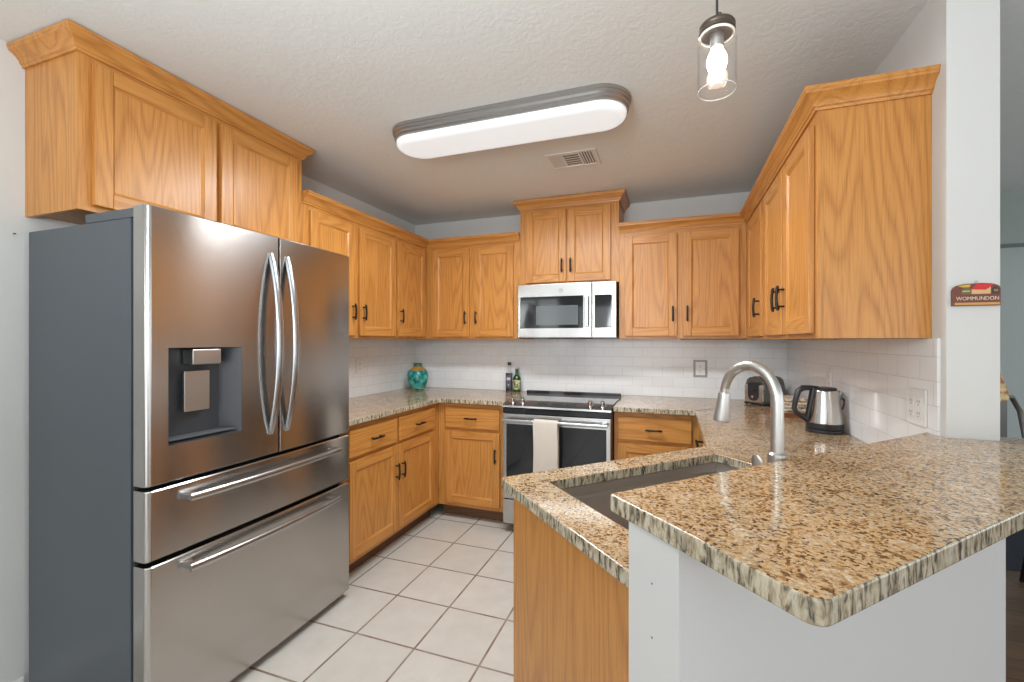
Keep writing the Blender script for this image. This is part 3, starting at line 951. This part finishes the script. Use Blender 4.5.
# ------------------------------------------------------------------ ceiling vent
t = thing('ceiling_vent', 'white louvred air vent in the ceiling beyond the long light', 'vent', (-.57, 2.53, ZC - .0005))
fr = MB(); a, b_ = .155, .11
for x0, x1, y0, y1 in ((-a, a, -b_, -b_ + .022), (-a, a, b_ - .022, b_), (-a, -a + .022, -b_ + .022, b_ - .022), (a - .022, a, -b_ + .022, b_ - .022)):
    fr.box(x0, x1, y0, y1, -.007, 0, 0, .002)
fr.box(-.057, -.045, -b_ + .022, b_ - .022, -.006, 0).box(.045, .057, -b_ + .022, b_ - .022, -.006, 0)
fr.build('frame', VENTM, t)
MB().box(-a + .022, a - .022, -b_ + .022, b_ - .022, -.0012, -.0002).build('backing', mat('vent_dark', (.12, .117, .112), .8), t)
for i in range(5):
    for sgn in (-1, 1):
        x = sgn * (.066 + i * .0155); s_ = MB()
        s_.prism([(-.0066, -.0006), (.0066, -.0006), (.0066, .0006), (-.0066, .0006)], -b_ + .023, b_ - .023,
                 M=Matrix.Translation((x, 0, -.0042)) @ Matrix.Rotation(R(-90), 4, 'X') @ Matrix.Rotation(R(30 * sgn), 4, 'Z'))
        s_.build('slat', VENTM, t, smooth=0)
for i in range(6):
    y = -.075 + i * .03; s_ = MB()
    s_.prism([(-.013, -.0006), (.013, -.0006), (.013, .0006), (-.013, .0006)], -.0445, .0445,
             M=Matrix.Translation((0, y, -.0035)) @ Matrix.Rotation(R(90), 4, 'Y') @ Matrix.Rotation(R(90 + 12), 4, 'Z'))
    s_.build('slat', VENTM, t, smooth=0)

# ------------------------------------------------------------------ pendant
t = thing('pendant_light', 'clear glass jar pendant light with lit bulb on a dark cord', 'light', (.0974, 1.0895, 1.930))
t.scale = (1, 1, .88); zt = (ZC - .0005 - 1.930) / .88
jar = MB().lathe([(.0405, .002), (.042, 0), (.0425, .004), (.0425, .125), (.0385, .138), (.0345, .1475), (.033, .1475), (.037, .137), (.0405, .124), (.0405, .002)], seg=36)
jar.build('glass_jar', GLASS, t)
MB().lathe([(0, .148), (.0375, .148), (.0395, .150), (.0395, .158), (.038, .160), (.0395, .163), (.0395, .168), (.037, .172), (.010, .173), (.008, .180), (0, .180)], seg=36).build('lid', mat('aged_bronze', (.10, .078, .062), .4, .7), t)
MB().lathe([(0, .112), (.013, .112), (.015, .116), (.015, .1475), (0, .1475)], seg=20).build('socket', BRONZE, t)
MB().lathe([(0, .050), (.014, .052), (.019, .058), (.0225, .070), (.0225, .082), (.019, .094), (.0145, .103), (.0125, .1115), (0, .1115)], seg=24).build('bulb', BULB, t)
MB().lathe([(0, .010), (.012, .012), (.018, .022), (.020, .034), (.017, .046), (.013, .0515), (0, .0495)], seg=24).build('bulb_tip', mat('frosted_tip', (1, .92, .85), .4, Emission_Color=(1, .80, .62, 1), Emission_Strength=.35), t)
RIM = mat('glass_rim', (.85, .84, .82), .15, Transmission_Weight=.35)
rim = MB(); rim.tube([(.0412 * math.cos(a), .0412 * math.sin(a), -.0018) for a in [2 * math.pi * k / 40 for k in range(41)]], .0017, 8); rim.build('glass_lip', RIM, t)
rim = MB(); rim.tube([(.0365 * math.cos(a), .0365 * math.sin(a), .1445) for a in [2 * math.pi * k / 40 for k in range(41)]], .0028, 8); rim.build('neck_ring', RIM, t)
MB().tube([(0, 0, .179), (0, 0, zt - .02)], .0028, 8).build('cord', DARK, t)
hk = MB(); hk.tube([(.009, 0, .177), (.0095, 0, .192), (.0085, 0, .203), (.005, 0, .206), (.003, 0, .202)], .0016, 8); hk.build('hook', DARK, t)
MB().lathe([(0, zt), (.055, zt), (.055, zt - .006), (.045, zt - .02), (.01, zt - .024), (0, zt - .024)], seg=28).build('canopy', BRONZE, t)

# ------------------------------------------------------------------ counter-top objects
ZT = .9145
# vase
VASE = mat('turquoise_glaze', rough=.15)
_tc = N(VASE, 'TexCoord'); _sp = N(VASE, 'SeparateXYZ'); L(VASE, _tc.outputs['Object'], _sp.inputs[0])
_n = noise(VASE, coords(VASE), 22, 2)
_vo = N(VASE, 'TexVoronoi'); _vo.inputs['Scale'].default_value = 16; L(VASE, coords(VASE), _vo.inputs['Vector'])
_c = ramp(VASE, _n, [(.35, (.01, .14, .13)), (.5, (.03, .33, .30)), (.62, (.10, .48, .42))])
_c = mix(VASE, ramp(VASE, _vo.outputs['Distance'], [(.16, (1, 1, 1)), (.24, (0, 0, 0))]), _c, (.42, .22, .07))
_z = math_(VASE, 'ADD', _sp.outputs['Z'], math_(VASE, 'MULTIPLY', math_(VASE, 'SUBTRACT', _n, .5), .015))
_band = ramp(VASE, _z, [(0, (0, 0, 0)), (.172, (0, 0, 0)), (.176, (1, 1, 1)), (.203, (1, 1, 1)), (.206, (0, 0, 0))])
_c = mix(VASE, _band, _c, (.50, .23, .03))
_neck = ramp(VASE, _z, [(.203, (0, 0, 0)), (.207, (1, 1, 1))])
_c = mix(VASE, _neck, _c, (.05, .14, .10))
L(VASE, _c, BS(VASE).inputs['Base Color'])
va = MB().lathe([(0, .012), (.055, .012), (.060, .02), (.078, .055), (.090, .095), (.092, .125), (.086, .155), (.070, .180), (.045, .198), (.037, .205), (.036, .225), (.041, .232), (.036, .234), (.031, .225), (.031, .205), (0, .204)], seg=36)
for a in (20, 140, 260):
    x, y = .052 * math.cos(R(a)), .052 * math.sin(R(a))
    va.lathe([(0, 0), (.010, 0), (.014, .01), (.017, .03), (.010, .04), (0, .042)], (x, y, 0), 12)
o = va.build('vase', VASE); o.location = (-2.135, 3.275, ZT); o.rotation_euler.z = R(-10)
tag(o, 'round turquoise glazed vase with orange shoulder band in the left corner', 'vase')

# bottles
t = thing('vinegar_bottle', 'square clear-necked bottle with dark contents and label, left of the green bottle', 'bottle', (-1.335, 3.447, ZT), R(8), 'bottles beside the range')
sq = lambda r_, n=.25: rounded([(-r_, -r_), (r_, -r_), (r_, r_), (-r_, r_)], [r_ * n] * 4)
MB().prism(sq(.0265), 0, .155, 0, .004).build('body', mat('dark_bottle', (.015, .012, .014), .08), t)
MB().lathe([(.026, .1555), (.024, .165), (.014, .178), (.0125, .19), (.0125, .222), (.0105, .222), (.0105, .19), (.012, .179), (.022, .164), (.022, .1555), (.026, .1555)], seg=24).build('neck', GLASS, t)
MB().lathe([(0, .2225), (.0145, .2225), (.0145, .246), (.013, .248), (0, .248)], seg=20).build('cap', DARK, t)
lb = MB().box(-.021, .021, -.0275, -.0267, .03, .135); lb.build('label_paper', mat('bottle_label', (.09, .085, .12), .6), t)
MB().box(-.016, .016, -.0281, -.0276, .095, .118).lathe([(0, 0), (.006, 0), (.006, .0006), (0, .0006)], seg=12, M=Matrix.Translation((0, -.0275, .055)) @ FRONT).build('label_mark', mat('label_print', (.55, .55, .6), .6), t)
t = thing('oil_bottle', 'green glass oil bottle with pale label beside the range', 'bottle', (-1.258, 3.43, ZT), R(12), 'bottles beside the range')
GRN = mat('green_glass', (.012, .07, .018), .06)
MB().lathe([(0, 0), (.0265, 0), (.0285, .004), (.0285, .105), (.027, .12), (.016, .14), (.012, .15), (.0115, .178), (.0135, .18), (.0135, .19), (0, .19)], seg=28).build('body', GRN, t)
MB().lathe([(0, .1905), (.0125, .1905), (.0125, .202), (0, .203)], seg=18).build('cap', mat('steel_cap', (.4, .42, .4), .3, .8), t)
lab = MB(); n0 = 12
for k in range(n0):
    a0 = R(-90 - 62 + 124 * k / n0); a1 = R(-90 - 62 + 124 * (k + 1) / n0); r_ = .0291
    q = [lab.b.verts.new((r_ * math.cos(a), r_ * math.sin(a), z)) for a, z in ((a0, .022), (a1, .022), (a1, .100), (a0, .100))]
    lab.b.faces.new(q)
LM = mat('pale_label', rough=.6)
_n = noise(LM, coords(LM), 60, 2)
L(LM, ramp(LM, _n, [(.42, (.10, .16, .05)), (.52, (.60, .55, .30)), (.7, (.7, .66, .45))]), BS(LM).inputs['Base Color'])
lab.build('label_paper', LM, t); t.scale = (1.18, 1.18, 1)

# kettle: handle to the camera's left, spout loop to the right
t = thing('kettle', 'brushed steel electric kettle with black handle beside the right wall', 'kettle', (.682, 2.385, ZT), R(14))
MB().lathe([(0, 0), (.076, 0), (.078, .006), (.076, .014), (.070, .018), (0, .018)], seg=40).build('power_base', DARK, t)
MB().lathe([(0, .0185), (.074, .0185), (.077, .024), (.0765, .045), (0, .045)], seg=40).build('bottom_ring', DARK, t)
kb = MB().lathe([(.0765, .0455), (.0765, .05), (.055, .193), (.053, .197), (0, .197)], seg=48)
kb.build('body', steel('kettle_steel', (.62, .6, .57), .22, .5), t)
kb = MB()
kb.tube([(.055, 0, .150), (.066, 0, .175), (.073, 0, .192)], [.016, .017, .014], 14, flat=.8)
kb.build('spout', STEELH, t)
MB().lathe([(0, .1975), (.050, .1975), (.050, .206), (.046, .210), (0, .211)], seg=36).build('lid', DARK, t)
hn = MB()
hn.tube([(-.030, 0, .206), (-.066, 0, .208), (-.098, 0, .207), (-.118, 0, .192), (-.131, 0, .150), (-.137, 0, .110), (-.128, 0, .088), (-.100, 0, .072), (-.076, 0, .052)],
        [.010, .012, .013, .013, .0115, .011, .0115, .012, .010], 14, flat=1.15)
hn.tube([(-.052, 0, .205), (-.062, 0, .15), (-.074, 0, .09), (-.080, 0, .055)], [.012, .011, .010, .009], 12, flat=1.3)
hn.build('handle', DARK, t)
lp = MB(); lp.tube([(.064, 0, .150), (.076, 0, .160), (.087, 0, .154), (.090, 0, .136), (.084, 0, .115), (.072, 0, .096)], .0042, 10); lp.build('spout_guard', DARK, t)

# toaster
t = thing('toaster', 'chrome and black toaster in the right back corner behind the faucet', 'toaster', (.594, 3.295, ZT), R(45))
pf = [(-.070, .018), (.070, .018), (.072, .10), (.070, .14), (.060, .168), (.040, .184), (0, .190), (-.040, .184), (-.060, .168), (-.070, .14), (-.072, .10)]
yz = Matrix(((0, 0, 1, 0), (1, 0, 0, 0), (0, 1, 0, 0), (0, 0, 0, 1)))
MB().prism(pf, -.102, .108, 0, .004, M=yz).build('shell', mat('toaster_shell', (.20, .20, .195), .22, .9), t)
MB().prism(rounded([(-.066, .020), (.066, .020), (.066, .138), (-.066, .138)], [.01] * 4), -.115, -.1025, 0, .002, M=yz).build('end_panel', CHROME, t)
MB().prism(rounded([(-.038, .030), (.038, .030), (.038, .150), (-.038, .150)], [.035, .035, .01, .01]), -.120, -.1155, 0, .0015, M=yz).build('control_plate', DARK, t)
MB().box(-.128, -.1205, -.012, .012, .095, .108, 0, .002).build('lever', DARK, t)
MB().lathe([(0, 0), (.011, 0), (.010, .010), (0, .011)], seg=16, M=Matrix.Translation((-.1205, 0, .055)) @ Matrix.Rotation(R(-90), 4, 'Y')).build('knob', CHROME, t)
MB().box(-.112, .110, -.074, .074, .006, .0175, 0, .003).build('base_tray', DARK, t)
for x in (-.10, .098):
    for y in (-.062, .062): MB().lathe([(0, 0), (.009, 0), (.009, .006), (0, .006)], (x, y, 0), 10).build('foot', DARK, t)
MB().box(-.075, .085, -.032, -.012, .186, .1895).box(-.075, .085, .012, .032, .186, .1895).build('bread_slot', SLOT, t)

# tray with cream bundle behind the kettle
t = thing('tray', 'reddish brown wooden tray behind the kettle', 'tray', (.655, 2.87, ZT), R(10))
tr = MB().box(-.095, .095, -.11, .11, 0, .008, 0, .002)
tr.box(-.095, -.085, -.11, .11, .008, .026, 0, .002).box(.085, .095, -.11, .11, .008, .026, 0, .002).box(-.085, .085, -.11, -.10, .008, .026, 0, .002).box(-.085, .085, .10, .11, .008, .026, 0, .002)
tr.build('tray_body', mat('reddish_wood', (.24, .085, .035), .4), t)
BUN = mat('cream_pattern', rough=.85)
_n = noise(BUN, coords(BUN), 45, 3)
L(BUN, ramp(BUN, _n, [(.36, (.30, .18, .09)), (.48, (.66, .56, .42)), (.6, (.74, .68, .56))]), BS(BUN).inputs['Base Color'])
bn = MB()
for k in range(5): bn.box(-.075 + .003 * (k % 2), .075 - .004 * (k % 3), -.088, .088 - .004 * (k % 2), .009 + k * .019, .027 + k * .019, 0, .008, 3)
o = bn.build('napkin_stack', BUN); o.location = (.655, 2.87, ZT); o.rotation_euler.z = R(10)
tag(o, 'cream mottled stack of folded napkins on the brown tray', 'napkins')


# ------------------------------------------------------------------ outlets and switches
def plate(label, loc, rz, kind='outlet', w_=.072, h_=.117, grey=False, gang=1):
    t = thing('wall_switch' if kind == 'switch' else 'wall_outlet', label, 'switch' if kind == 'switch' else 'outlet', loc, rz, 'wall plates on the backsplash')
    MB().box(-w_ / 2, w_ / 2, -.006, 0, -h_ / 2, h_ / 2, 0, .0025).build('plate', PLATEG if grey else PLATE, t)
    for gi in range(gang):
        cx = (gi - (gang - 1) / 2) * .046
        iw, ih = (.033, .050) if grey else (.0165, .034)
        ins = MB().box(cx - iw, cx + iw, -.0085, -.0061, -ih, ih, 0, .001).build('insert', PLATE, t)
        if kind == 'outlet':
            sl = MB()
            for z in (-.019, .019):
                sl.box(cx - .0075, cx - .0055, -.0089, -.0086, z - .004, z + .005).box(cx + .0055, cx + .0075, -.0089, -.0086, z - .004, z + .005)
                sl.lathe([(0, 0), (.0022, 0), (.0022, .0003), (0, .0003)], seg=10, M=Matrix.Translation((cx, -.0086, z - .010)) @ FRONT)
            sl.build('slots', SLOT, ins, smooth=0)
        else:
            MB().box(cx - .005, cx + .005, -.014, -.0086, -.004, .010, 0, .001).build('toggle', PLATE, ins)
    return t


plate('white outlet on the left wall tiles near the refrigerator', (XL + .0085, 2.722, 1.15), R(90))
plate('white switch plate on the back tiles left of the bottles', (-1.448, YB - .0085, 1.15), 0, 'switch')
plate('white outlet in a grey frame on the back tiles right of the range', (.196, YB - .0085, 1.137), 0, 'outlet', .098, .128, True)
plate('white outlet on the right wall tiles behind the kettle', (XR - .0085, 2.60, 1.145), R(-90))
plate('white double outlet on the right wall tiles just above the bar', (XR - .0085, 1.765, 1.127), R(-90), 'outlet', .116, .122, False, 2)
n_ = MB().cyl((0, 0, 0), (.012, 0, 0), .0022, 8); o = n_.build('nail', DARK); o.location = (XL + .0003, .889, 1.742)
tag(o, 'small dark nail in the wall left of the refrigerator', 'nail')

# ------------------------------------------------------------------ sign on the column
t = thing('wall_sign', 'small painted wooden sign with red roofed barn on the white column', 'sign', (.8425, 1.6245, 1.449), 0)
hw_, hh = .058, .066
out = [(-hw_, 0), (hw_, 0), (hw_, .048)] + [(hw_ - .012 + .012 * math.cos(R(a)), .048 + .012 * math.sin(R(a))) for a in (20, 45, 70)] + [(.036, .064), (.012, .066), (-.030, .064), (-.046, .060), (-.054, .054), (-hw_, .046)]
SB = mat('sign_board', (.17, .055, .035), .6)
xz = FRONT.copy()
def flat(pts, m, name, d0, d1=None):
    return MB().prism(pts, d0, d1 if d1 else d0 + .0008, 0, M=xz).build(name, m, t, smooth=0)
flat(out, SB, 'board', .0003, .011)
flat([(-hw_ + .004, .002), (hw_ - .002, .002), (hw_ - .002, .009), (-hw_ + .004, .009)], mat('sign_ochre', (.55, .30, .09), .6), 'ground_stripe', .0111)
flat([(-.012, .048), (.0, .063), (.043, .063), (.030, .052), (.022, .046)], mat('sign_red', (.62, .02, .02), .5), 'barn_roof', .0111)
flat([(-.012, .0475), (.022, .0455), (.034, .054), (.034, .034), (-.012, .034)], mat('sign_cream', (.66, .42, .20), .6), 'barn_wall', .0111, .0117)
flat([(-.046, .058), (-.030, .062), (-.014, .062), (-.018, .054), (-.034, .054)], mat('sign_yellow', (.62, .38, .05), .6), 'tree_crown', .0111)
flat([(-.038, .034), (-.013, .034), (-.015, .050), (-.026, .053), (-.036, .048)], mat('sign_olive', (.16, .14, .05), .6), 'hill', .0111)
flat([(-.036, .041), (-.016, .041), (-.018, .044), (-.034, .044)], mat('sign_lemon', (.6, .5, .2), .6), 'hill_stripe', .0121)
flat([(.037, .034), (.055, .034), (.055, .048), (.045, .056), (.037, .050)], mat('sign_dark', (.05, .04, .035), .6), 'wagon', .0111)
flat([(.041, .040), (.051, .040), (.051, .047), (.041, .047)], mat('sign_brown', (.33, .16, .09), .6), 'wagon_window', .0121)
text('lettering', 'WOMMUNDON', .0155, mat('sign_letters', (.72, .55, .45), .6), t, Matrix.Translation((.002, -.0116, .0205)) @ FRONT @ Matrix.Diagonal((.93, 1, 1, 1)))
t.scale = (.94, 1, 1)
rg = MB(); rg.tube([(.003 + .004 * math.cos(a), -.004, .069 + .004 * math.sin(a)) for a in [2 * math.pi * k / 14 for k in range(15)]], .0008, 6); rg.build('hanging_ring', BRONZE, t)

# ornament hanging round the corner of the column
om = MB()
for k in range(1): om.prism([(-.006, .0), (.0, -.004), (.040, -.003), (.050, .006), (.046, .03), (.034, .07), (.020, .115), (.013, .145), (.007, .145), (.005, .1), (-.002, .04)], -.009, .009, 0, .003)
om.xf(FRONT)
OM = mat('straw_tan', rough=.7)
_n = noise(OM, coords(OM), 55, 2)
L(OM, ramp(OM, _n, [(.4, (.26, .11, .05)), (.5, (.50, .36, .17)), (.62, (.60, .50, .28))]), BS(OM).inputs['Base Color'])
o = om.build('wall_ornament', OM); o.location = (.9095, 1.697, 1.165)
tag(o, 'tan tapered straw ornament hanging on the dining side of the column', 'ornament')

# ------------------------------------------------------------------ dining chair and rug beyond the bar
cx, cy = 1.82, 2.86
t = thing('dining_chair', 'dining chair with grey metal frame and wooden seat beyond the bar', 'chair', (cx, cy, .0005), R(35))
MET = mat('grey_metal', (.20, .19, .18), .35, .8)
MB().prism(rounded(rect(-.21, -.2, .21, .21), [.05] * 4), .44, .465, 0, .006).build('seat', oak('seat_wood', 'x', (.42, .23, .11), (.3, .15, .06)), t)
for sx in (-1, 1):
    MB().tube([(sx * .17, -.16, .4395), (sx * .185, -.19, .2), (sx * .20, -.21, 0)], .012, 10).build('leg', BLACKM, t)
    MB().tube([(sx * .17, .17, .4395), (sx * .185, .20, .2), (sx * .20, .23, 0)], .012, 10).build('leg', BLACKM, t)
    MB().tube([(sx * .18, -.17, .33), (0, -.178, .24 + .0 * sx), (-sx * .0, -.178, .24)], .006, 8).build('brace', BLACKM, t)
bk = MB(); bk.tube([(-.19, .17, .4655), (-.20, .21, .75), (-.19, .235, .95), (-.13, .24, 1.03), (0, .245, 1.05), (.13, .24, 1.03), (.19, .235, .95), (.20, .21, .75), (.19, .17, .4655)], .013, 10)
bk.tube([(-.2, .215, .78), (.2, .215, .78)], .009, 8)
bk.build('back_frame', MET, t)
MB().box(-.035, .035, .213, .222, .79, 1.035, 0, .003).build('back_slat', MET, t)
o = MB().prism(rounded(rect(1.15, 3.30, 3.3, 4.1), [.05] * 4), .0005, .010, 0, .003).build('rug', mat('navy_rug', (.035, .04, .055), .95))
tag(o, 'dark navy rug on the dining room floor', 'rug')
